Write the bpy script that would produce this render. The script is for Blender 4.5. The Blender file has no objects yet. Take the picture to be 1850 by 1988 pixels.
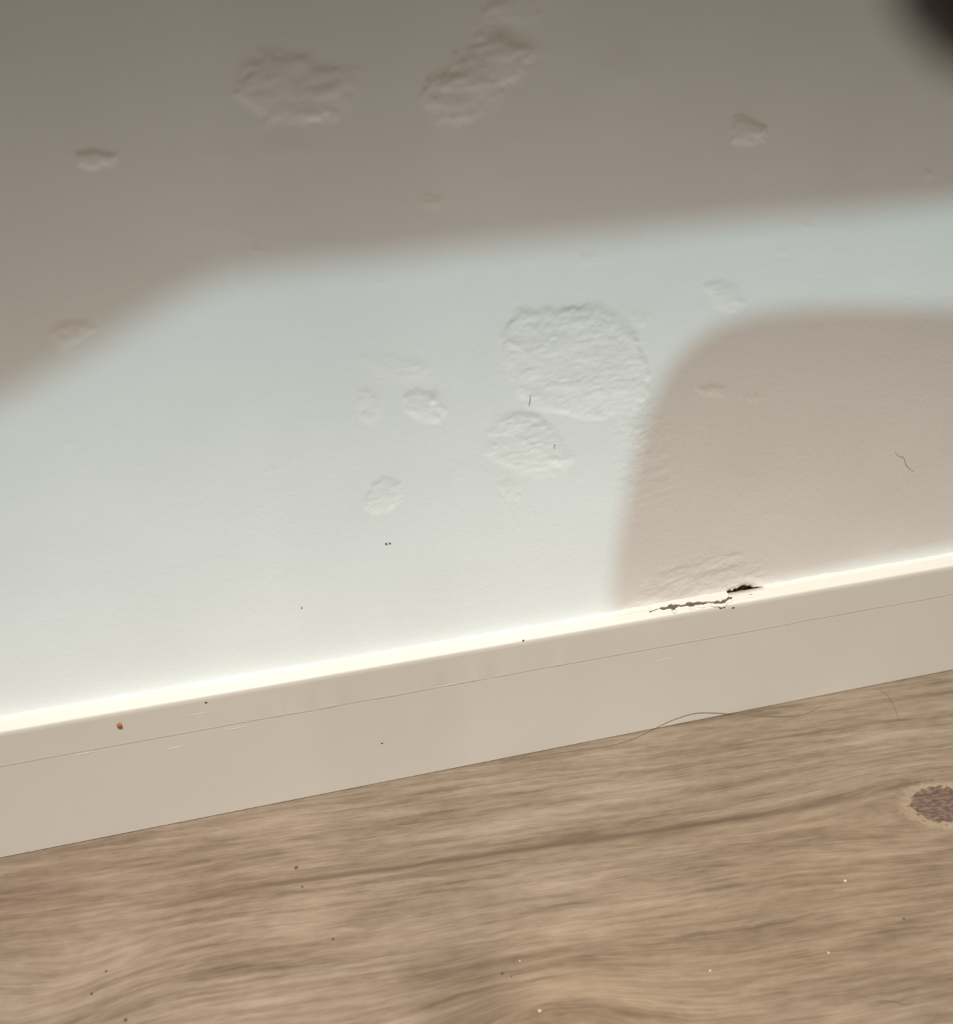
import bpy, bmesh, math, random
import numpy as np
from mathutils import Matrix, Vector

# ------------------------------------------------------------------ camera
F, CX, CY = 1900.0, 925.0, 994.0          # focal length and centre in photo pixels (1850 x 1988)
PITCH, BH = 32.0, 0.07                    # camera pitch, baseboard height
def cam_rot():
    d = np.array([9775.0, 1442.0, -F]); d /= np.linalg.norm(d)
    s = math.sin(math.radians(PITCH))
    n = math.hypot(d[0], d[1]); a = -s*d[2]/n; b = math.sqrt(1-s*s-a*a)
    e1 = np.array([d[0], d[1]])/n; e2 = np.array([-e1[1], e1[0]])
    q = a*e1+b*e2; u = np.array([q[0], q[1], s])
    return np.array([d, np.cross(u, d), u])
R = cam_rot()
def ray(px, py): return R @ np.array([px-CX, -(py-CY), -F])
_a, _b, _i = ray(925, 1259), ray(925, 1483.5), ray(925, 1235)
D = BH/(_a[2]/_a[1]-_b[2]/_b[1])
CH = -_b[2]/_b[1]*D
BT = (BH-CH)/(_i[2]/_i[1])-D              # baseboard thickness
CAM = np.array([0.0, -(D+BT), CH])
def on_wall(px, py, y=0.0):
    r = ray(px, py); t = (y-CAM[1])/r[1]; return CAM+r*t
def on_floor(px, py, z=0.0):
    r = ray(px, py); t = (z-CAM[2])/r[2]; return CAM+r*t
def project(P):                            # (N,3) -> photo pixels
    c = (P-CAM) @ R
    return CX+F*c[:, 0]/-c[:, 2], CY-F*c[:, 1]/-c[:, 2]

sc = bpy.context.scene
col = sc.collection
cd = bpy.data.cameras.new('camera'); cam = bpy.data.objects.new('camera', cd); col.objects.link(cam)
M = Matrix([list(R[i])+[CAM[i]] for i in range(3)]+[[0, 0, 0, 1]])
cam.matrix_world = M
cd.sensor_fit = 'HORIZONTAL'; cd.sensor_width = 36.0; cd.lens = F/1850*36
cd.clip_start = 0.01; cd.clip_end = 50
cd.dof.use_dof = True; cd.dof.focus_distance = 0.435; cd.dof.aperture_fstop = 9.0
sc.camera = cam

# ------------------------------------------------------------------ world, sun, lamps, exposure
w = bpy.data.worlds.new('world'); sc.world = w; w.use_nodes = True
w.node_tree.nodes['Background'].inputs[0].default_value = (0.95, 0.93, 0.80, 1)
w.node_tree.nodes['Background'].inputs[1].default_value = 0.13
SUN_EL, SUN_AZ = 15.5, 8.0                 # daylight through the window opposite
el, az = math.radians(SUN_EL), math.radians(SUN_AZ)
TO_SUN = np.array([-math.sin(az)*math.cos(el), -math.cos(az)*math.cos(el), math.sin(el)])
sl = bpy.data.lights.new('daylight', 'SUN'); so = bpy.data.objects.new('daylight', sl); col.objects.link(so)
so.rotation_euler = Vector(TO_SUN).to_track_quat('Z', 'Y').to_euler(); so.location = (-.5, -3, 2)
sl.angle = math.radians(0.5); sl.color = (0.58, 0.88, 1.0); sl.energy = 1.0
al = bpy.data.lights.new('ceiling_lamp', 'SPOT'); ao = bpy.data.objects.new('ceiling_lamp', al); col.objects.link(ao)
al.energy = 308; al.color = (1.0, 0.925, 0.835); al.shadow_soft_size = 0.10     # warm lamp, its flat wide beam shaped so the upper wall darkens
al.spot_size = math.radians(13.6); al.spot_blend = 1.0
ao.location = (0.07, -1.05, 2.05); ao.scale = (3.2, 1, 1)
ao.rotation_euler = (Vector(ao.location)-Vector((0.07, -.112, 0.0))).to_track_quat('Z', 'Y').to_euler()
sc.view_settings.view_transform = 'Standard'; sc.view_settings.look = 'None'
sc.view_settings.gamma = 1.0; sc.view_settings.use_curve_mapping = False
sc.view_settings.exposure = 0.0

# ------------------------------------------------------------------ helpers
rng = np.random.default_rng(7); random.seed(5)
def tag(o, label=None, cat=None, group=None, kind=None):
    for k, v in (('label', label), ('category', cat), ('group', group), ('kind', kind)):
        if v: o[k] = v
    return o
def link(name, me, parent=None, loc=None):
    o = bpy.data.objects.new(name, me); col.objects.link(o)
    if parent: o.parent = parent; o.matrix_parent_inverse = Matrix.Translation(-Vector(parent.location))
    if loc is not None: o.location = loc
    return o
def mesh(name, V, Fc, mat=None, smooth=False):
    me = bpy.data.meshes.new(name); me.from_pydata([tuple(map(float, v)) for v in V], [], [tuple(map(int, f)) for f in Fc]); me.update()
    if mat: me.materials.append(mat)
    if smooth: me.polygons.foreach_set('use_smooth', [True]*len(me.polygons))
    return me
def box_bm(bm, lo, hi):
    r = bmesh.ops.create_cube(bm, size=1)
    bmesh.ops.scale(bm, vec=[hi[i]-lo[i] for i in range(3)], verts=r['verts'])
    bmesh.ops.translate(bm, vec=[(hi[i]+lo[i])/2 for i in range(3)], verts=r['verts'])
def box(name, lo, hi, mat, parent=None, bev=0.002):
    bm = bmesh.new(); c = [(hi[i]+lo[i])/2 for i in range(3)]
    box_bm(bm, [lo[i]-c[i] for i in range(3)], [hi[i]-c[i] for i in range(3)])
    if bev: bmesh.ops.bevel(bm, geom=bm.edges[:], offset=bev, segments=2, affect='EDGES', profile=.6)
    me = bpy.data.meshes.new(name); bm.to_mesh(me); bm.free(); me.materials.append(mat)
    return link(name, me, parent, c)
class NT:
    def __init__(s, name):
        s.m = bpy.data.materials.new(name); s.m.use_nodes = True; s.t = s.m.node_tree
        s.b = s.t.nodes['Principled BSDF']
    def n(s, typ, **kw):
        n = s.t.nodes.new(typ)
        for k, v in kw.items():
            if k.startswith('i_'): s.put(n.inputs[k[2:].replace('_', ' ')], v)
            else: setattr(n, k, v)
        return n
    def put(s, inp, v):
        if hasattr(v, 'links'): s.t.links.new(v, inp)
        else: inp.default_value = v
    def math(s, op, a, b=0.0, c=0.0):
        n = s.t.nodes.new('ShaderNodeMath'); n.operation = op
        for i, v in enumerate((a, b, c)): s.put(n.inputs[i], v)
        return n.outputs[0]
    def noise(s, vec, scale, detail=3, rough=.5):
        n = s.t.nodes.new('ShaderNodeTexNoise'); s.put(n.inputs['Vector'], vec)
        n.inputs['Scale'].default_value = scale; n.inputs['Detail'].default_value = detail; n.inputs['Roughness'].default_value = rough
        return n.outputs['Fac']
    def xyz(s, x, y, z=0.0):
        n = s.t.nodes.new('ShaderNodeCombineXYZ')
        for i, v in enumerate((x, y, z)): s.put(n.inputs[i], v)
        return n.outputs[0]
    def mix(s, f, a, b, mode='MIX'):
        n = s.t.nodes.new('ShaderNodeMix'); n.data_type = 'RGBA'; n.blend_type = mode
        s.put(n.inputs[0], f); s.put(n.inputs[6], a); s.put(n.inputs[7], b); return n.outputs[2]
    def ramp(s, f, lo, hi):
        n = s.t.nodes.new('ShaderNodeMapRange'); n.interpolation_type = 'SMOOTHSTEP'
        s.put(n.inputs[0], f); n.inputs[1].default_value = lo; n.inputs[2].default_value = hi
        return n.outputs[0]
    def bump(s, h, dist, strength=1.0):
        n = s.t.nodes.new('ShaderNodeBump'); s.put(n.inputs['Height'], h)
        n.inputs['Distance'].default_value = dist; n.inputs['Strength'].default_value = strength
        s.t.links.new(n.outputs[0], s.b.inputs['Normal']); return n
    def set(s, color=None, rough=None, spec=None):
        if color is not None: s.put(s.b.inputs['Base Color'], color)
        if rough is not None: s.put(s.b.inputs['Roughness'], rough)
        if spec is not None: s.b.inputs['Specular IOR Level'].default_value = spec
def paint(name, base, rough, grain, dist, mottled=.02, spec=.4):
    t = NT(name); P = t.n('ShaderNodeNewGeometry').outputs['Position']
    lo = tuple(max(0, c*(1-mottled)) for c in base)+(1,)
    c = t.mix(t.ramp(t.noise(P, 22, 3), .35, .65), lo, tuple(base)+(1,))
    c2 = t.mix(t.ramp(t.noise(P, 9, 2), .40, .62), (1, 1, 1, 1), (1.0, .985, .985, 1), 'MULTIPLY')
    t.set(c, rough, spec)
    h = t.math('ADD', t.math('MULTIPLY', t.noise(P, grain, 4, .6), 1.0), t.math('MULTIPLY', t.noise(P, grain*.23, 2), .8))
    t.bump(h, dist); return t.m
def plain(name, base, rough=.6, var=.15, scale=200, bump=.0002):
    t = NT(name); P = t.n('ShaderNodeTexCoord').outputs['Object']
    f = t.noise(P, scale, 3)
    t.set(t.mix(f, tuple(c*(1-var) for c in base)+(1,), tuple(min(1, c*(1+var)) for c in base)+(1,)), rough)
    if bump: t.bump(f, bump)
    return t.m
M_WALL = paint('wall_paint', (.80, .785, .755), .75, 1500, .00010)
M_PATCH = paint('rough_wall_paint', (.806, .782, .748), .78, 1300, .00014, .015)
M_BOARD = paint('baseboard_paint', (.68, .655, .61), .42, 900, .00003)
M_CAULK_LIT_LEDGE = paint('caulk_and_lit_ledge_paint', (.74, .715, .66), .6, 1200, .00012)

# value noise in numpy
def vnoise(x, y, seed):
    g = np.random.default_rng(seed).random((256, 256))*2-1
    xi = np.floor(x).astype(int); yi = np.floor(y).astype(int); fx = x-xi; fy = y-yi
    fx = fx*fx*(3-2*fx); fy = fy*fy*(3-2*fy); X, X1, Y, Y1 = xi % 256, (xi+1) % 256, yi % 256, (yi+1) % 256
    return (g[Y, X]*(1-fx)+g[Y, X1]*fx)*(1-fy)+(g[Y1, X]*(1-fx)+g[Y1, X1]*fx)*fy
def fbm(x, y, seed, oct=3, gain=.5):
    s = 0; a = 1
    for o in range(oct): s = s+a*vnoise(x*2**o+17.3*o, y*2**o+5.1*o, seed+o); a *= gain
    return s
def sdist(u, v, poly):                     # signed distance, positive inside
    P = np.array(poly, float); d = np.full(u.shape, 1e9); ins = np.zeros(u.shape, bool)
    for i in range(len(P)):
        a, b = P[i], P[(i+1) % len(P)]; e = b-a
        t = np.clip(((u-a[0])*e[0]+(v-a[1])*e[1])/(e@e+1e-9), 0, 1)
        d = np.minimum(d, np.hypot(u-a[0]-t*e[0], v-a[1]-t*e[1]))
        c = ((a[1] > v) != (b[1] > v)) & (u < (b[0]-a[0])*(v-a[1])/((b[1]-a[1]) or 1e-9)+a[0]); ins ^= c
    return np.where(ins, d, -d)
def sstep(x, a, b):
    t = np.clip((x-a)/(b-a), 0, 1); return t*t*(3-2*t)

# ------------------------------------------------------------------ wall with its flaked and repainted patches
# outlines in photo pixels are carried onto the wall plane; depth in metres, soft = edge width, rough = relief inside
PATCH = [
 ('large round', [(974,650),(988,618),(1012,604),(1050,603),(1085,606),(1120,598),(1158,592),(1192,608),(1222,632),(1243,662),(1246,685),(1262,712),(1258,760),(1240,790),(1195,806),(1140,812),(1085,800),(1050,792),(1004,766),(990,730),(978,690)], .00060, 16, .00020, 19),
 ('medium oval', [(952,838),(968,808),(1005,798),(1045,806),(1072,832),(1098,866),(1110,888),(1092,906),(1062,918),(1020,918),(980,902),(944,880)], .00050, 16, .00018, 17),
 ('faint upper', [(704,700),(740,684),(800,688),(832,712),(828,740),(785,742),(740,728)], .00013, 22, .00010, 20),
 ('small left', [(690,768),(712,756),(742,775),(738,806),(706,820),(692,800)], .00018, 14, .00016, 16),
 ('pitted', [(784,772),(812,756),(850,762),(864,785),(852,818),(818,818),(790,798)], .00042, 14, .00018, 16),
 ('small lower', [(708,965),(722,940),(750,928),(776,936),(782,962),(764,985),(730,998),(712,988)], .00030, 12, .00014, 16),
 ('wrinkled', [(966,940),(990,930),(1012,940),(1008,964),(985,972)], .00013, 8, .00012, 12),
 ('soft corner', [(1368,556),(1398,544),(1430,556),(1442,586),(1420,610),(1388,592)], .00030, 14, .00010, 20),
 ('tiny', [(1226,612),(1244,602),(1262,612),(1256,632),(1234,636)], .00014, 10, .00006, 14),
 ('narrow', [(1350,752),(1378,744),(1412,752),(1404,770),(1366,768)], .00016, 10, .00006, 14),
 ('narrow faint', [(1440,770),(1465,762),(1484,772),(1466,784)], .00009, 9, .00005, 14),
 ('edge', [(1206,812),(1240,810),(1258,840),(1246,872),(1214,862)], .00016, 16, .00012, 18),
 ('big upper left', [(458,184),(470,132),(516,104),(556,108),(596,110),(628,134),(660,130),(694,126),(696,160),(680,196),(655,224),(600,238),(548,234),(520,248),(514,226),(484,206)], .00055, 22, .00030, 60),
 ('big upper right', [(818,190),(842,146),(880,128),(900,96),(938,66),(986,68),(1030,84),(1050,100),(1028,118),(1020,142),(976,170),(962,206),(910,236),(850,240),(838,216)], .00065, 24, .00034, 56),
 ('top edge', [(928,50),(960,28),(1010,44),(1060,18),(1100,-20),(1010,-30),(950,-10)], .00040, 22, .00018, 50),
 ('crisp small', [(148,300),(182,291),(226,299),(214,318),(176,328),(150,320)], .00044, 12, .00005, 20),
 ('triangular', [(1420,276),(1424,232),(1440,226),(1494,250),(1484,272),(1440,280)], .00046, 13, .00006, 24),
 ('left edge', [(96,650),(128,624),(172,624),(186,640),(150,662),(118,676)], .00030, 18, .00012, 30),
 ('tiny upper', [(812,392),(830,378),(862,386),(852,402),(826,402)], .00012, 10, .00010, 12),
 ('tiny left', [(122,864),(134,856),(146,862),(138,872)], .00010, 7, .00003, 8),
 ('faint middle', [(1120,492),(1142,486),(1164,500),(1156,520),(1126,516)], .00010, 12, .00005, 18),
 ('faint right', [(1546,434),(1564,428),(1580,440),(1566,452)], .00010, 8, .00005, 10),
]
STEP = .0006
cs = [on_wall(x, y) for x in (-60, 1910) for y in (-60, 1420)]
cs = [c for c in cs]
x0, x1 = min(c[0] for c in cs), max(c[0] for c in cs); z1 = max(c[2] for c in cs); z0 = BH-.012
nx = int((x1-x0)/STEP)+1; nz = int((z1-z0)/STEP)+1
gx = np.linspace(x0, x1, nx); gz = np.linspace(z0, z1, nz)
GX, GZ = np.meshgrid(gx, gz); P = np.stack([GX.ravel(), np.zeros(GX.size), GZ.ravel()], 1)
U, V = project(P)
wx, wz = P[:, 0], P[:, 2]
H = fbm(wx*16, wz*16, 3, 2)*.00035+fbm(wx*70, wz*90, 9, 2)*.00003      # plaster is never quite flat
owner = np.full(len(P), -1)
for k, (nm, poly, dep, soft, rough, wl) in enumerate(PATCH):
    a = np.array(poly); m = (U > a[:, 0].min()-40) & (U < a[:, 0].max()+40) & (V > a[:, 1].min()-40) & (V < a[:, 1].max()+40)
    idx = np.where(m)[0]
    if not len(idx): continue
    u, v = U[idx], V[idx]; big = k in (0, 1, 12, 13, 14)
    du = fbm(u/18, v/14, 40+k, 2)*soft*.35; sd = sdist(u+du, v+du*.7, poly); soft_ = soft; soft = soft*(1.2+.55*vnoise(u/45, v/45, 600+k)) if big else soft*1.05
    mk = sstep(sd, -soft*.5, soft*.7)
    s = v+.16*u                                           # wrinkles follow the brush direction
    rel = fbm(u/wl/1.7, s/wl*1.5, 80+k, 4, .55)
    rel = (1-np.abs(rel))*.8-.5+.5*fbm(u/wl*.8, s/wl, 180+k, 2)
    gain = 1.45 if a[:, 1].mean() < 420 else 1.35
    dep = dep*((.95+.35*fbm(u/70, v/50, 500+k, 2)) if big else 1.15)
    H[idx] += gain*mk*(dep*(.62+.38*sstep(sd, 0, soft*3)) - rough*rel*(.70))
    owner[idx[sd > -soft_*.55]] = k
# marks that are not patches: crease below the oval, pit, rough skin above the crack, wiggly scratch
def seg(u, v, pts):
    d = np.full(u.shape, 1e9)
    for a, b in zip(pts[:-1], pts[1:]):
        a = np.array(a, float); e = np.array(b, float)-a; t = np.clip(((u-a[0])*e[0]+(v-a[1])*e[1])/(e@e), 0, 1)
        d = np.minimum(d, np.hypot(u-a[0]-t*e[0], v-a[1]-t*e[1]))
    return d
for pts, wd, dp in (([(970,962),(985,985),(1006,1024)], 4, .00008),
                    ([(990,665),(1010,678),(1030,692)], 5, .00012), ([(1012,850),(1025,862),(1035,872)], 4, .00010),
                    ([(520,915),(560,905),(575,888)], 6, .00005), ([(880,896),(888,906),(884,916)], 4, .00005), ([(1020,786),(1060,794),(1090,798)], 5, .00010)):
    H += dp*np.exp(-(seg(U, V, pts)/wd)**2)
H += .0003*np.exp(-(((U-841)/6)**2+((V-779)/5)**2))
for (cx, cy, rx, ry, dp) in ((1210,140,45,40,.0003),(560,295,50,18,.00012),(1290,1010,14,30,.00004),(1500,1000,40,12,.00003),(1445,928,14,8,.00006),(420,300,30,12,.00008),(1003,350,16,8,.00006),(1804,338,8,8,.0002),(740,549,12,4,.00010),(497,486,8,4,.00012),(1521,490,10,6,.0001),(1130,560,20,8,.00005),(600,660,40,14,.00003),(570,960,60,18,.00003)):
    H += dp*np.exp(-(((U-cx)/rx)**2+((V-cy)/ry)**2))
roughm = sstep(sdist(U, V, [(1215,1190),(1240,1130),(1290,1095),(1380,1078),(1440,1070),(1500,1090),(1520,1140),(1490,1160)]), -18, 26)
H += roughm*(.00020*fbm(U/34, (V+.3*U)/13, 300, 4, .55)+.00012)
roughn = sstep(sdist(U, V, [(1300,1000),(1320,930),(1262,690),(1180,830),(1190,920),(1215,1010)]), -20, 30)
H += roughn*.00006*fbm(U/18, (V+.3*U)/9, 320, 3)
# crack above the baseboard: open at the right, thinning to the left
CRK = [(1222,1190),(1246,1184),(1262,1186),(1280,1180),(1298,1176),(1316,1172),(1340,1170),(1362,1166),(1384,1165),(1402,1166),(1416,1154),(1432,1148),(1452,1146),(1474,1148)]
HOLE = [(1408,1158),(1424,1150),(1436,1144),(1444,1138),(1460,1139),(1474,1146),(1480,1152),(1470,1158),(1430,1162)]
cu = U+3*fbm(U/9, V/9, 400, 2); cv = V+3.0*fbm(U/7, V/7, 410, 3)
crk_w = 3.0+3.0*np.exp(-((U-1305)/18)**2)+1.5*sstep(U, 1240, 1280)
crk = (1-sstep(seg(cu, cv, CRK), crk_w*.55, crk_w*1.3))*sstep(U, 1392, 1402)
hole = sstep(sdist(cu, cv, HOLE), -1.5, 3)
low = (wz < BH+.0006) & (U > 1405) & (U < 1478)
H += .0011*np.maximum(crk, 0)+.0017*hole+low*.0006*(.6+.4*vnoise(U/6, V/6, 9))
lip = np.exp(-((sdist(cu, cv, HOLE)+9)/6)**2)+.6*np.exp(-((seg(cu, cv, CRK)-11)/5)**2)*(U > 1235)
H -= .00045*lip*(hole < .1)*(crk < .1)*(wz > BH-.001)
owner[(crk > .25) | (hole > .15)] = 98
owner[(owner < 0) & (roughm > .12)] = 97
P[:, 1] = H
# normals of the height field, shared by wall and patches so that seams do not show
HH = H.reshape(nz, nx); dz_, dx_ = np.gradient(HH, gz, gx)
N = np.stack([dx_.ravel(), -np.ones(H.size), dz_.ravel()], 1); N /= np.linalg.norm(N, axis=1)[:, None]
I = np.arange(nx*nz).reshape(nz, nx)
Q = np.stack([I[:-1, :-1].ravel(), I[:-1, 1:].ravel(), I[1:, 1:].ravel(), I[1:, :-1].ravel()], 1)
qo = owner[Q]; own = np.where((qo == qo[:, :1]).all(1), qo[:, 0], -1)
def grid_part(name, sel, mats, parent=None):
    q = Q[sel]; used, inv = np.unique(q, return_inverse=True); q = inv.reshape(-1, 4)
    me = bpy.data.meshes.new(name)
    me.vertices.add(len(used)); me.vertices.foreach_set('co', P[used].ravel().astype(np.float32))
    me.loops.add(len(q)*4); me.loops.foreach_set('vertex_index', q.ravel().astype(np.int32))
    me.polygons.add(len(q)); me.polygons.foreach_set('loop_start', np.arange(0, len(q)*4, 4, dtype=np.int32))
    me.update(calc_edges=True); me.validate()
    me.polygons.foreach_set('use_smooth', np.ones(len(q), bool))
    me.normals_split_custom_set_from_vertices(N[used].tolist())
    for m in mats: me.materials.append(m)
    return link(name, me, parent)
# plain rest of the wall, a slab with an opening round the dense field
XL, XR, ZT, TH = -1.1, 1.3, 2.3, .10
ww = grid_part('wall_back', own == -1, [M_WALL]); ww['kind'] = 'structure'
def rest(lo, hi):
    return box('plain_stretch', lo, hi, M_WALL, ww, 0)
rest((XL, 0, 0), (x0, TH, ZT)); rest((x1, 0, 0), (XR, TH, ZT)); rest((x0, 0, z1), (x1, TH, ZT)); rest((x0, 0.0, 0), (x1, TH, z0)); rest((x0, .02, z0), (x1, TH, z1))
for k, p in enumerate(PATCH):
    if (own == k).sum() > 3:
        o = grid_part('flaked_patch', own == k, [M_PATCH], ww); o['label'] = p[0]+' flaked and repainted patch'
if (own == 97).any(): grid_part('wrinkled_paint', own == 97, [M_PATCH], ww)
t = NT('crumbling_plaster'); Pp = t.n('ShaderNodeNewGeometry').outputs['Position']
sepn = t.n('ShaderNodeSeparateXYZ'); t.t.links.new(Pp, sepn.inputs[0])
deep = t.ramp(sepn.outputs[1], .0005, .0014)
brown = t.mix(t.ramp(t.noise(Pp, 700, 3), .4, .62), (.16, .12, .075, 1), (.50, .39, .26, 1))
grey = t.mix(t.ramp(t.noise(Pp, 900, 3), .4, .6), (.20, .19, .18, 1), (.42, .40, .37, 1))
hx = on_wall(1400, 1160)[0]
gb = t.mix(t.ramp(sepn.outputs[0], hx-.004, hx+.002), grey, brown)
t.set(t.mix(deep, (.62, .59, .54, 1), gb), .9, .2); t.bump(t.noise(Pp, 900, 4), .0006)
M_CRUMB = t.m
tag(grid_part('crack', own == 98, [M_CRUMB], ww), 'dark crumbling crack along the top of the baseboard')

# ------------------------------------------------------------------ baseboard
GR = BH*.735                              # fine paint line along the face
prof = [(-.0003, BH-.0105), (-.0001, BH+.00005), (-BT*.35, BH+.0), (-BT*.7, BH-.0001), (-BT+.0012, BH-.0002), (-BT+.0005, BH-.0005), (-BT+.0001, BH-.0012), (-BT, BH-.003),
        (-BT, GR+.0016), (-BT-.00002, GR+.0008), (-BT-.00006, GR+.0003), (-BT+.00009, GR), (-BT+.00007, GR-.0003), (-BT+.00006, GR-.0012), (-BT, BH*.5), (-BT, .012), (-BT, .0012), (-BT, .0006), (-BT, .0002), (-BT+.0004, .0002), (-.0003, .0002)]
bx = np.concatenate([[XL], np.linspace(x0-.02, x1+.02, 900), [XR]]); Vb = []
for x in bx:
    inr = x0-.02 <= x <= x1+.02
    j = vnoise(np.array([x*260]), np.array([1.5]), 51)[0]*.00035+vnoise(np.array([x*900]), np.array([3.5]), 52)[0]*.00018 if inr else 0
    wv = vnoise(np.array([x*25]), np.array([7.5]), 53)[0]*.00008 if inr else 0
    for i, (y, z) in enumerate(prof):
        jj = j if i in (1,) else 0
        gz_ = vnoise(np.array([x*60]), np.array([9.5]), 54)[0]*.0003 if (i in (9, 10, 11, 12, 13) and inr) else 0
        rg = vnoise(np.array([x*400]), np.array([2.5]), 55)[0]*.00009 if (i in (9, 10) and inr and -.02 < x < .12) else 0
        Vb.append((x, y-wv*(3 <= i <= 14)-rg, z+gz_))
n = len(prof); Fb = [(a*n+i, a*n+(i+1) % n, (a+1)*n+(i+1) % n, (a+1)*n+i) for a in range(len(bx)-1) for i in range(n)]
Fb += [tuple(range(n))[::-1], tuple((len(bx)-1)*n+i for i in range(n))]
me = mesh('baseboard_back', Vb, Fb, M_BOARD, True); me.materials.append(M_CAULK_LIT_LEDGE)
for _i, _p in enumerate(me.polygons):
    if _i % n in (1, 2, 3, 4) and _i < (len(bx)-1)*n: _p.material_index = 1  # ledge top coloured lighter to carry the light from above
bb = link('baseboard_back', me); bb['kind'] = 'structure'
bmx = bmesh.new(); bmx.from_mesh(me); bmesh.ops.recalc_face_normals(bmx, faces=bmx.faces); bmx.to_mesh(me); bmx.free()
# caulk bead that fills the corner, broken away at the crack (part of the baseboard)
xa_gap, xb_gap = on_wall(1262, 1184)[0], on_wall(1480, 1150)[0]
def bead(xa, xb, n, name):
    xs = np.linspace(xa, xb, n); Vv = []
    for i, x in enumerate(xs):
        e = min(1, min(i, n-1-i)/6)
        a = (.0011+.0005*vnoise(np.array([x*240]), np.array([.5]), 61)[0]+.00035*vnoise(np.array([x*800]), np.array([.5]), 62)[0])*(.3+.7*e)
        b = (.0030+.0008*vnoise(np.array([x*150]), np.array([.5]), 63)[0])*(.3+.7*e)
        for (y, z) in ((.0009, BH-.001), (.0009, BH+a), (-.0002, BH+a*.8), (-b*.4, BH+a*.33), (-b, BH+.00002), (-b, BH-.001)): Vv.append((x, y, z))
    k = 6; Ff = [(i*k+j, i*k+(j+1) % k, (i+1)*k+(j+1) % k, (i+1)*k+j) for i in range(n-1) for j in range(k)]
    Ff += [tuple(range(k)), tuple((n-1)*k+j for j in range(k))[::-1]]
    me = mesh(name, Vv, Ff, M_CAULK_LIT_LEDGE, True); b_ = bmesh.new(); b_.from_mesh(me); bmesh.ops.recalc_face_normals(b_, faces=b_.faces); b_.to_mesh(me); b_.free()
    return link(name, me, bb)
bead(x0-.01, xa_gap, 700, 'caulk_bead'); bead(xb_gap, x1+.01, 420, 'caulk_bead')
# between the two beads the caulk has split: a wall-side strip, a strip painted dark as the gap's shade, and a torn lip on the ledge
def ledge_y(px, py):
    q = on_floor(px, py, BH); return q[0], q[1]
_c = [ledge_y(a, b) for a, b in [(1222,1191),(1246,1187),(1262,1188),(1280,1184),(1298,1181),(1316,1178),(1340,1174),(1362,1172),(1384,1172),(1400,1172),(1416,1162),(1436,1158),(1478,1154)]]
_w = [.00005,.00025,.00015,.0007,.0022,.0014,.0016,.0010,.0011,.0014,.0008,.0003,.0002]
def n1(x, f, sd): return vnoise(np.array([x*f]), np.array([.5]), sd)[0]
def split_strips(n):
    xs = np.linspace(xa_gap-.002, xb_gap, n); A = []; B_ = []; C_ = []
    for i, x in enumerate(xs):
        yc = float(np.interp(x, [c[0] for c in _c], [c[1] for c in _c]))+.0005*n1(x, 420, 71); w = float(np.interp(x, [c[0] for c in _c], _w))*(.85+.55*n1(x, 640, 73)+.25*n1(x, 1500, 79))
        e = min(1, min(i, n-1-i)/10); y1 = yc+w+.00025*n1(x, 1100, 74); y2 = yc-w*1.1-.0009*max(0, n1(x, 520, 75))**2
        y1 = min(y1, -.00005); y2 = min(y2, y1-.00008); h1 = (.0009+.0004*n1(x, 500, 76))*e; h2 = (.0006+.00035*n1(x, 700, 77))*e+.00004
        A += [(x, .0012, BH-.0005), (x, .0012, BH+h1+.0003), (x, y1*.4, BH+h1), (x, y1, BH+h1*.75), (x, y1+.00005, BH-.0005)]
        y3 = min(y2-.0012, -.0048)
        B_ += [(x, y2+.00005, BH-.0005), (x, y2, BH+h2), (x, (y2+y3)/2, BH+h2*.6), (x, y3, BH+.00003), (x, y3, BH-.0005)]
        C_ += [(x, y1+.0002, BH+.00012), (x, y2-.0002, BH+.00012), (x, y2-.0002, BH-.0003), (x, y1+.0002, BH-.0003)]
    nl = sum(1 for x in xs if x < on_wall(1450, 1156)[0]); B_ = B_[:nl*5]; C_ = C_[:nl*4]; n0 = n
    for nm, Vv, k, m in (('torn_caulk_edge', A, 5, M_CAULK_LIT_LEDGE), ('torn_caulk_lip', B_, 5, M_CAULK_LIT_LEDGE), ('crack_shade', C_, 4, M_GAP_SHADE)):
        n = n0 if nm == 'torn_caulk_edge' else nl
        Ff = [(i*k+j, i*k+(j+1) % k, (i+1)*k+(j+1) % k, (i+1)*k+j) for i in range(n-1) for j in range(k)]
        Ff += [tuple(range(k)), tuple((n-1)*k+j for j in range(k))[::-1]]
        if nm == 'torn_caulk_edge':      # stops where the hole opens
            xh = on_wall(1408, 1158)[0]; nn = sum(1 for x in xs if x < xh); Vv = Vv[:nn*k]
            Ff = [f for f in Ff if max(f) < nn*k]+[tuple((nn-1)*k+j for j in range(k))[::-1]]
        me = mesh(nm, Vv, Ff, m, False); b_ = bmesh.new(); b_.from_mesh(me); bmesh.ops.recalc_face_normals(b_, faces=b_.faces); b_.to_mesh(me); b_.free(); link(nm, me, bb)
M_GAP_SHADE = plain('grey_brown_gap_shade', (.11, .095, .08), .95, .6, 700)  # dark colour paints the shade inside the split caulk
split_strips(420)
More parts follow.
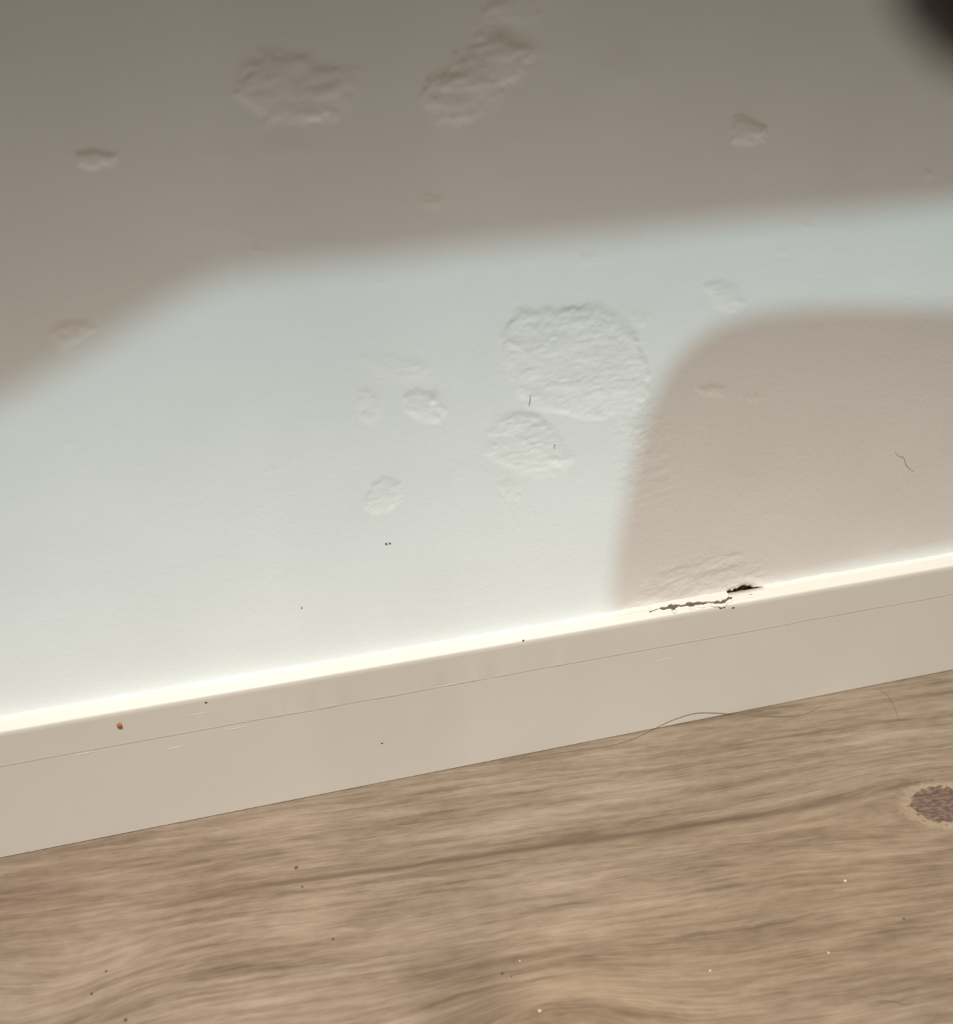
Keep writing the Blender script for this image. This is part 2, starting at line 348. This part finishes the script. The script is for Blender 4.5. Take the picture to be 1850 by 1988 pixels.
def blob(name, c, r, mat, parent=None, seed=0, sub=2, sq=(1, 1, 1), amp=.3):
    bm = bmesh.new(); bmesh.ops.create_icosphere(bm, subdivisions=sub, radius=1); rr = random.Random(seed)
    ph = [rr.uniform(0, 6) for _ in range(6)]
    for v in bm.verts:
        k = 1+amp*(math.sin(v.co.x*3+ph[0])*math.sin(v.co.y*2.6+ph[1])+.6*math.sin(v.co.z*4+ph[2]+v.co.x*2))
        v.co = Vector((v.co.x*k*r*sq[0], v.co.y*k*r*sq[1], v.co.z*k*r*sq[2]))
    me = bpy.data.meshes.new(name); bm.to_mesh(me); bm.free(); me.materials.append(mat)
    return link(name, me, parent, tuple(c))
M_CHIP = plain('plaster_chip', (.70, .68, .63), .8, .1, 900)
M_GRIT = plain('brown_grit', (.30, .225, .14), .9, .5, 900)
for i, (px, py, r, m) in enumerate([(1346,1171,.0007,0),(1362,1169,.0008,0),(1380,1170,.0009,0),(1392,1172,.0011,0),(1400,1160,.0008,0),(1372,1178,.0007,0),(1436,1158,.0006,0),(1318,1178,.0006,0),
                                     (1440,1152,.0009,1),(1450,1148,.0011,1),(1460,1147,.0012,1),(1468,1149,.0010,1),(1446,1156,.0008,1),(1458,1156,.0008,1)]):
    p = on_wall(px, py, .0001 if m else -.0008)
    blob('plaster_crumb' if not m else 'grit_crumb', p, r, (M_CHIP, M_GRIT)[m], ww, i+3, 1, (1.3, .8, .7), .35)

# ------------------------------------------------------------------ floor
gA, gB = on_floor(925, 1662), on_floor(1575, 1567)
GANG = math.atan2(gB[1]-gA[1], gB[0]-gA[0])
def guv(px, py):
    p = on_floor(px, py); c, s = math.cos(GANG), math.sin(GANG)
    return p[0]*c+p[1]*s, -p[0]*s+p[1]*c
t = NT('oak_laminate')
pos = t.n('ShaderNodeNewGeometry').outputs['Position']
mp = t.n('ShaderNodeMapping', vector_type='POINT'); t.t.links.new(pos, mp.inputs['Vector']); mp.inputs['Rotation'].default_value = (0, 0, -GANG)
sp = t.n('ShaderNodeSeparateXYZ'); t.t.links.new(mp.outputs[0], sp.inputs[0]); Ug, Vg = sp.outputs[0], sp.outputs[1]
def gauss(u0, v0, su, sv, uu=None, vv=None):
    a = t.math('DIVIDE', t.math('SUBTRACT', uu or Ug, u0), su); b = t.math('DIVIDE', t.math('SUBTRACT', vv or Vg, v0), sv)
    r2 = t.math('ADD', t.math('MULTIPLY', a, a), t.math('MULTIPLY', b, b))
    return t.math('POWER', 2.718, t.math('MULTIPLY', r2, -1.0)), r2
ku, kv = guv(1836, 1562)
W = t.math('ADD', Vg, t.math('MULTIPLY', t.math('SUBTRACT', t.noise(t.xyz(t.math('MULTIPLY', Ug, 9), t.math('MULTIPLY', Vg, 22)), 1, 2), .5), .0055))
W = t.math('ADD', W, t.math('MULTIPLY', t.math('SUBTRACT', t.noise(t.xyz(t.math('MULTIPLY', Ug, 60), t.math('MULTIPLY', Vg, 160)), 1, 2), .5), .0016))
g1, r1 = gauss(ku, kv, .050, .022)
W = t.math('SUBTRACT', W, t.math('MULTIPLY', t.math('MULTIPLY', t.math('SUBTRACT', Vg, kv), g1), .8))
for (px, py, su, sv, amp) in ((40, 1990, .035, .016, .012), (1080, 1965, .040, .020, -.014), (150, 1870, .03, .012, .006)):
    a, b = guv(px, py); g, _ = gauss(a, b, su, sv); W = t.math('ADD', W, t.math('MULTIPLY', g, amp))
fib = t.noise(t.xyz(t.math('MULTIPLY', Ug, 70), t.math('MULTIPLY', W, 1500)), 1, 3, .6)
fin = t.noise(t.xyz(t.math('MULTIPLY', Ug, 30), t.math('MULTIPLY', W, 560), 4.0), 1, 3, .6)
med = t.noise(t.xyz(t.math('MULTIPLY', Ug, 17), t.math('MULTIPLY', W, 210), 9.0), 1, 3, .55)
brd = t.noise(t.xyz(t.math('MULTIPLY', Ug, 13), t.math('MULTIPLY', W, 60), 2.0), 1, 2, .5)
mot = t.noise(t.xyz(t.math('MULTIPLY', Ug, 120), t.math('MULTIPLY', W, 330), 1.0), 1, 3, .6)
val = t.math('ADD', t.math('MULTIPLY', fib, .12), t.math('ADD', t.math('MULTIPLY', fin, .20), t.math('ADD', t.math('MULTIPLY', med, .32), t.math('ADD', t.math('MULTIPLY', brd, .22), t.math('MULTIPLY', mot, .14)))))
cr = t.n('ShaderNodeValToRGB'); t.t.links.new(val, cr.inputs[0]); e = cr.color_ramp.elements
e[0].position = .36; e[0].color = (.118, .086, .059, 1); e[1].position = .64; e[1].color = (.355, .298, .230, 1)
k = e.new(.45); k.color = (.196, .152, .109, 1); k = e.new(.53); k.color = (.265, .214, .159, 1)
c = cr.outputs[0]
# dark growth line through the board
lu, lv = guv(925, 1662); l0, _ = guv(330, 1755); l1, _ = guv(1600, 1563)
d = t.math('DIVIDE', t.math('SUBTRACT', W, lv+.0), .0020)
W0 = d
line = t.math('POWER', 2.718, t.math('MULTIPLY', t.math('MULTIPLY', d, d), -1.0))
fade = t.math('MULTIPLY', t.ramp(Ug, l0-.02, l0+.06), t.math('SUBTRACT', 1.0, t.ramp(Ug, l1-.05, l1+.03)))
c = t.mix(t.math('MULTIPLY', t.math('MULTIPLY', line, fade), .80), c, (.105, .070, .048, 1))
# sparse dark pores, denser towards the near right
pore = t.ramp(t.noise(t.xyz(t.math('MULTIPLY', Ug, 30), t.math('MULTIPLY', W, 900), 7.0), 1, 2), .60, .72)
nr_u, nr_v = guv(1700, 1950); gp, _ = gauss(nr_u, nr_v, .12, .05)
c = t.mix(t.math('MULTIPLY', pore, t.math('ADD', .22, t.math('MULTIPLY', gp, .45))), c, (.17, .115, .075, 1))
# warm and cool zones of the board
wu, wv_ = guv(1700, 1750); gr_, _ = gauss(wu, wv_, .13, .09)
c = t.mix(t.math('MULTIPLY', gr_, .75), c, t.mix(1.0, c, (.90, .83, .75, 1), 'MULTIPLY'))
wu, wv_ = guv(420, 1800); gp2, _ = gauss(wu, wv_, .10, .06)
c = t.mix(t.math('MULTIPLY', gp2, .8), c, t.mix(1.0, c, (1.06, .99, .97, 1), 'MULTIPLY'))
wu, wv_ = guv(1080, 1965); gw, _ = gauss(wu, wv_, .06, .03)
c = t.mix(t.math('MULTIPLY', gw, .5), c, t.mix(1.0, c, (1.12, .98, .86, 1), 'MULTIPLY'))
wu, wv_ = guv(100, 1720); gl, _ = gauss(wu, wv_, .05, .03)
c = t.mix(t.math('MULTIPLY', gl, .7), c, t.mix(1.0, c, (.80, .72, .72, 1), 'MULTIPLY'))
# knot
kn = t.math('ADD', 0.0, t.math('MULTIPLY', t.math('SUBTRACT', t.noise(t.xyz(t.math('MULTIPLY', Ug, 420), t.math('MULTIPLY', Vg, 420)), 1, 3), .5), .9))
_, rk = gauss(ku, kv, .0150, .0098)
rk = t.math('ADD', t.math('SQRT', rk), kn)
rim = t.math('MULTIPLY', t.math('SUBTRACT', 1.0, t.ramp(rk, 1.05, 1.6)), .45)
c = t.mix(rim, c, (.40, .325, .225, 1))
kc = t.mix(t.ramp(t.noise(t.xyz(t.math('MULTIPLY', Ug, 300), t.math('MULTIPLY', Vg, 700)), 1, 4, .65), .36, .64), (.085, .058, .047, 1), (.19, .128, .10, 1))
c = t.mix(t.math('SUBTRACT', 1.0, t.ramp(rk, .94, 1.14)), c, kc)
t.set(c, .55, .35)
t.bump(t.math('ADD', t.math('MULTIPLY', fib, .6), fin), .00012)
M_WOOD = t.m
M_SUB = plain('subfloor', (.25, .22, .18), .9)
fl = box('floor', (XL, -2.0, -.05), (XR, TH, -.012), M_SUB, None, 0); fl['kind'] = 'structure'
# boards run along the grain; the visible one lies between two neighbours
def plank(v0, v1, u0, u1):
    c_, s_ = math.cos(GANG), math.sin(GANG); bm = bmesh.new()
    box_bm(bm, (u0, v0, -.012), (u1, v1, 0)); bmesh.ops.bevel(bm, geom=[e for e in bm.edges if all(v.co.z > -.001 for v in e.verts)], offset=.0008, segments=1, affect='EDGES')
    for v in bm.verts: v.co = Vector((v.co.x*c_-v.co.y*s_, v.co.x*s_+v.co.y*c_, v.co.z))
    me = bpy.data.meshes.new('plank'); bm.to_mesh(me); bm.free(); me.materials.append(M_WOOD)
    return link('plank', me, fl)
for i in range(5):
    b = .035-.245*(i-1)
    plank(b-.2446, b, -.98, 1.2)

# ------------------------------------------------------------------ small things: hairs, grit, dirt
M_HAIR = plain('dark_hair', (.06, .045, .035), .5, .2, 500, 0)
M_HAIR2 = plain('brown_hair', (.22, .15, .10), .5, .2, 500, 0)
M_DIRT = plain('dark_dirt', (.12, .085, .06), .9, .3, 900)
M_LIGHT = plain('pale_crumb', (.56, .47, .35), .8, .1, 900)
M_ORANGE = plain('rust_speck', (.42, .13, .05), .6, .25, 1500)
def strand(name, pts, r, mat, taper=True):
    pts = [np.array(p, float) for p in pts]
    # Catmull-Rom
    out = []
    for i in range(len(pts)-1):
        p0 = pts[max(i-1, 0)]; p1 = pts[i]; p2 = pts[i+1]; p3 = pts[min(i+2, len(pts)-1)]
        for s in np.linspace(0, 1, 9)[:-1]:
            out.append(.5*((2*p1)+(-p0+p2)*s+(2*p0-5*p1+4*p2-p3)*s*s+(-p0+3*p1-3*p2+p3)*s**3))
    out.append(pts[-1]); base = out[0]; Vv = []; Ff = []; k = 5
    for i, p in enumerate(out):
        tt = out[min(i+1, len(out)-1)]-out[max(i-1, 0)]; tt /= np.linalg.norm(tt)+1e-9
        a = np.cross(tt, (.1, .3, 1)); a /= np.linalg.norm(a); b = np.cross(tt, a)
        rr = r*(.45+.55*math.sin(math.pi*min(1, max(0, i/(len(out)-1)))) if taper else 1)
        for j in range(k): th = 2*math.pi*j/k; Vv.append(p-base+rr*(a*math.cos(th)+b*math.sin(th)))
    for i in range(len(out)-1):
        for j in range(k): Ff.append((i*k+j, i*k+(j+1) % k, (i+1)*k+(j+1) % k, (i+1)*k+j))
    return link(name, mesh(name, Vv, Ff, mat, True), None, tuple(base))
def fl_pts(l, z=.0001): return [on_floor(a, b, z) for a, b in l]
h = strand('hair', fl_pts([(930,1479),(1000,1474),(1090,1461),(1175,1450)]) +
           [on_floor(1230, 1434, .0004), on_floor(1270, 1415, .0006)] +
           [on_wall(1310, 1396, -BT-.0006), on_wall(1350, 1385, -BT-.0003), on_wall(1385, 1384, -BT-.0003), on_wall(1425, 1387, -BT-.0006)] +
           [on_floor(a, b, .0004) for a, b in ((1470,1390),(1520,1391),(1560,1387))]+fl_pts([(1590,1373),(1620,1355)]), .000085, M_HAIR)
tag(h, 'long dark wavy hair lying along the foot of the baseboard on the wood floor', 'hair')
tag(strand('hair', fl_pts([(1706,1338),(1722,1350),(1736,1372),(1746,1402)], .00012), .00007, M_HAIR2), 'short faint brown hair on the floor between baseboard and knot', 'hair')
tag(strand('hair', fl_pts([(1682,1950),(1705,1944),(1730,1944),(1758,1950),(1775,1948)], .00012), .00009, M_HAIR), 'short curved dark hair near the bottom right corner of the floor', 'hair')
tag(strand('bristle', [on_wall(1030, 768, -.0004), on_wall(1029, 778, -.0005), on_wall(1027, 788, -.0001)], .00013, M_HAIR), 'tiny upright dark bristle stuck to the wall below the large round patch', 'bristle')
tag(strand('hair', [on_wall(a, b, -.0003) for a, b in ((1738,877),(1746,886),(1754,888),(1759,902),(1766,910),(1775,916))], .00006, M_HAIR2), 'short wiggly brown hair stuck to the shaded wall at the right', 'hair')
o = blob('rust_speck', on_wall(232, 1408, -BT-.0006), .00115, M_ORANGE, None, 4, 2, (1, .7, 1), .12)
tag(o, 'small rust orange speck on the left of the white baseboard', 'speck')
def floor_speck(name, px, py, r, m, label, cat, sq=(1.1, 1, .6)):
    p = on_floor(px, py); o = blob(name, (p[0], p[1], r*.34), r*.68, m, None, int(px), 1, sq, .25); tag(o, label, cat)
for (px, py, r, lb) in ((575,1685,.0011,'dark brown dirt speck on the floor just above the dark grain line'),
                        (587,1722,.0008,'dark dirt speck lying right on the dark grain line'),
                        (647,1824,.0009,'round dark dirt speck on the bare middle of the board, left of centre'),
                        (244,1981,.0011,'near-black dirt speck at the bottom edge on the left'),
                        (178,1930,.0009,'dark dirt speck above the near-black one at the bottom left'),
                        (206,1886,.0007,'small dull speck, the upper one of the bottom left group'),
                        (1755,1784,.0008,'dark speck on the floor at the right below the knot'),
                        (975,1890,.0008,'dark speck on the floor above the warm brown swirl at bottom centre'),
                        (993,1896,.0005,'tiny dark speck just right of the one above the swirl')):
    floor_speck('dirt_speck', px, py, r, M_DIRT, lb, 'speck')
for (px, py, r, lb) in ((1640,1711,.0009,'pale crumb on the floor at the right, highest of the pale crumbs'),
                        (1047,1963,.0011,'pale crumb on the warm brown swirl at bottom centre'),
                        (1378,1885,.0008,'pale crumb on the floor right of the swirl, lower one of two'),
                        (1608,1850,.0007,'pale crumb on the floor lower right among the dark pores'),
                        (1009,1866,.0006,'tiny pale crumb above the swirl at bottom centre')):
    floor_speck('pale_crumb', px, py, r, M_LIGHT, lb, 'crumb')
for (px, py, r, lb) in ((750,1056,.0007,'left half of a pair of tiny dark flecks low on the lit wall'),
                        (757,1055,.0006,'right half of a pair of tiny dark flecks low on the lit wall'),
                        (1077,865,.0004,'minute dark fleck on the medium oval patch of the wall'),
                        (586,1180,.0004,'minute blue-grey fleck on the lit wall above the baseboard')):
    tag(blob('wall_fleck', on_wall(px, py, -.0002), r*.8, M_DIRT, None, int(px), 1, (1.1, .5, 1), .3), lb, 'fleck')
for (px, py, r, lb) in ((1423,1180,.0006,'tiny dark nick on the baseboard just under the open crack'),
                        (1016,1243,.0005,'tiny dark nick at the upper edge of the baseboard near the middle'),
                        (742,1443,.0005,'tiny grey fleck low on the face of the baseboard'),
                        (400,1364,.0006,'tiny grey fleck near the top of the baseboard, right of the rust speck')):
    tag(blob('paint_fleck', on_wall(px, py, -BT-.0001), r, M_DIRT, None, int(px), 1, (1.4, .35, .6), .3), lb, 'fleck')
M_PAINTR = M_BOARD
for (px, py, L) in ((340,1452,.010),(460,1414,.008),(165,1463,.009),(385,1386,.009),(870,1330,.012),(1290,1281,.006)):   # raised brush ridges
    a = on_wall(px-20, py+4, -BT-.00002); b = on_wall(px+20, py-4, -BT-.00002)
    s = strand('brush_ridge', [a, (a+b)/2, b], .00010, M_BOARD); s.parent = bb

# ------------------------------------------------------------------ behind the camera: window wall and added objects that shade the daylight
def to_plane(px, py, yp, ysurf=0.0):
    p = on_wall(px, py, ysurf); s = (yp-p[1])/TO_SUN[1]; q = p+TO_SUN*s; return q[0], q[2]
def slab(name, outline, y, th, mat, parent=None, bow=0.0):
    bm = bmesh.new(); cx = sum(a for a, _ in outline)/len(outline)
    vs = [bm.verts.new((a, y+bow*(a-cx)**2, b)) for a, b in outline]; f = bm.faces.new(vs)
    r = bmesh.ops.extrude_face_region(bm, geom=[f]); bmesh.ops.translate(bm, vec=(0, -th, 0), verts=[v for v in r['geom'] if isinstance(v, bmesh.types.BMVert)])
    bmesh.ops.recalc_face_normals(bm, faces=bm.faces)
    me = bpy.data.meshes.new(name); bm.to_mesh(me); bm.free(); me.materials.append(mat); return link(name, me, parent)
M_CHAIR = plain('dark_stained_wood', (.16, .09, .05), .5, .2, 60)
M_CLOTH = plain('grey_blocker_cloth', (.35, .34, .32), .9, .1, 400)
M_CHEST = plain('pale_painted_wood', (.55, .52, .47), .6, .05, 60)
M_PLAIN = plain('white_wall_paint', (.8, .78, .75), .8, .03, 60)
YW = -1.85
wf = box('wall_front', (XL, YW-.1, 0), (-.75, YW, ZT), M_PLAIN, None, 0); wf['kind'] = 'structure'
box('plain_stretch', (.95, YW-.1, 0), (XR, YW, ZT), M_PLAIN, wf, 0)
box('plain_stretch', (-.75, YW-.1, 0), (.95, YW, .35), M_PLAIN, wf, 0)
box('plain_stretch', (-.75, YW-.1, 1.5), (.95, YW, ZT), M_PLAIN, wf, 0)
# added unseen cloth, its hem cut to shape the upper edge of the light
hem = [(-260,905),(-120,822),(0,757),(150,675),(260,605),(340,560),(430,520),(560,502),(760,484),(925,466),(1150,444),(1400,418),(1650,398),(1850,378),(2150,345),(2500,310)]
hp = [to_plane(a, b, -1.78) for a, b in hem]
x_l, x_r = hp[0][0]-.3, hp[-1][0]+.3
out = [(x_l, hp[0][1]-.2)]+hp+[(x_r, hp[-1][1]+.05), (x_r, 1.6), (x_l, 1.6)]
tag(slab('cloth_blocker', out, -1.78, .01, M_CLOTH), 'added unseen grey cloth that blocks the upper daylight', 'cloth_blocker')
# added unseen chair, back outlined to cast the lower right wall shadow
ch = [(1206,1290),(1184,1180),(1190,1120),(1206,1020),(1224,920),(1246,830),(1272,765),(1306,705),(1352,658),(1410,625),(1480,606),(1560,598),(1700,596),(1850,600)]
YC = -1.45
cp = [to_plane(a, b, YC) for a, b in ch]
root = bpy.data.objects.new('chair_blocker', None); col.objects.link(root); root.location = (cp[-1][0], YC, 0)
tag(root, 'added unseen chair whose broad rounded back blocks the daylight', 'chair')
xr = cp[-1][0]+(cp[-1][0]-cp[2][0])*.55
mir = [(2*cp[-1][0]-a+.12, b) for a, b in reversed(cp[2:-1])]
back = slab('backrest', cp[1:]+[(cp[-1][0]+.12, cp[-1][1])]+mir, YC, .02, M_CHAIR, root)
lx0, lx1 = cp[1][0]+.02, mir[-1][0]-.02; zb = cp[1][1]
def cpart(nm, lo, hi):
    o = box(nm, lo, hi, M_CHAIR, root, .004)
cpart('seat', (lx0-.02, YC-.42, .42), (lx1+.02, YC-.02, .45))
for X in (lx0, lx1-.04):
    cpart('leg', (X, YC-.058, 0), (X+.04, YC-.022, .42)); cpart('leg', (X, YC-.42, 0), (X+.04, YC-.38, .42))
cpart('back_post', (lx0, YC-.058, .45), (lx0+.04, YC-.022, zb+.1)); cpart('back_post', (lx1-.04, YC-.058, .45), (lx1, YC-.022, zb+.1))
# added unseen bench; its top edge keeps daylight off baseboard face and floor
YB = -.46
zt = BH+.0012+(-BT-YB)*TO_SUN[2]/-TO_SUN[1]
rt = bpy.data.objects.new('bench_blocker', None); col.objects.link(rt); rt.location = (.1, YB-.16, 0)
tag(rt, 'added unseen long low bench that blocks the low daylight', 'bench')
for nm, lo, hi in (('bench_top', (-.95, YB-.32, zt-.02), (1.0, YB, zt)), ('front_panel', (-.93, YB-.03, .0), (.98, YB-.01, zt-.02)), ('side_panel', (-.93, YB-.30, 0), (-.91, YB-.03, zt-.02)), ('side_panel', (.96, YB-.30, 0), (.98, YB-.03, zt-.02))):
    o = box(nm, lo, hi, M_CHEST, rt, .0 if nm == 'bench_top' else .001)
# made-up knob on a cord near the lens, darkening the top right corner
M_TOG = plain('dark_brown_wood', (.045, .030, .022), .6, .3, 300)
M_CORD = plain('dark_cord', (.06, .045, .035), .9, .3, 900)
_p = CAM+ray(2055, -205)*(.050/F)
pc = bpy.data.objects.new('dark_corner_standin', None); col.objects.link(pc); pc.location = tuple(_p)
tag(pc, 'added dark knob on a cord, standing in for the dark top right corner', 'added knob')
pr = [(.0, -.0085), (.004, -.0080), (.0068, -.0055), (.0080, -.001), (.0076, .005), (.0060, .013), (.0040, .020), (.0022, .024), (0, .0245)]
bm = bmesh.new(); rings = [[bm.verts.new((_p[0]+a*math.cos(q*math.pi/12), _p[1]+a*math.sin(q*math.pi/12), _p[2]+b)) for q in range(24)] for a, b in pr[1:-1]]
for A, B in zip(rings[:-1], rings[1:]):
    for q in range(24): bm.faces.new((A[q], A[(q+1) % 24], B[(q+1) % 24], B[q]))
bm.faces.new(rings[0][::-1]); bm.faces.new(rings[-1])
me = bpy.data.meshes.new('blur_knob'); bm.to_mesh(me); bm.free(); me.materials.append(M_TOG); me.polygons.foreach_set('use_smooth', [True]*len(me.polygons))
link('blur_knob', me, pc)
cordo = strand('cord', [(_p[0], _p[1], _p[2]+.023), (_p[0]-.001, _p[1], _p[2]+.2), (_p[0], _p[1]-.0, 2.3)], .0011, M_CORD, False)
cordo.parent = pc; cordo.matrix_parent_inverse = Matrix.Translation(-Vector(pc.location))

for o in list(col.objects):
    g = {'dirt_speck': 'dirt specks on the floor', 'pale_crumb': 'pale crumbs on the floor', 'wall_fleck': 'dark flecks on the wall',
         'paint_fleck': 'flecks on the baseboard', 'hair': 'loose hairs'}.get(o.name.split('.')[0])
    if g and o.get('label'): o['group'] = g
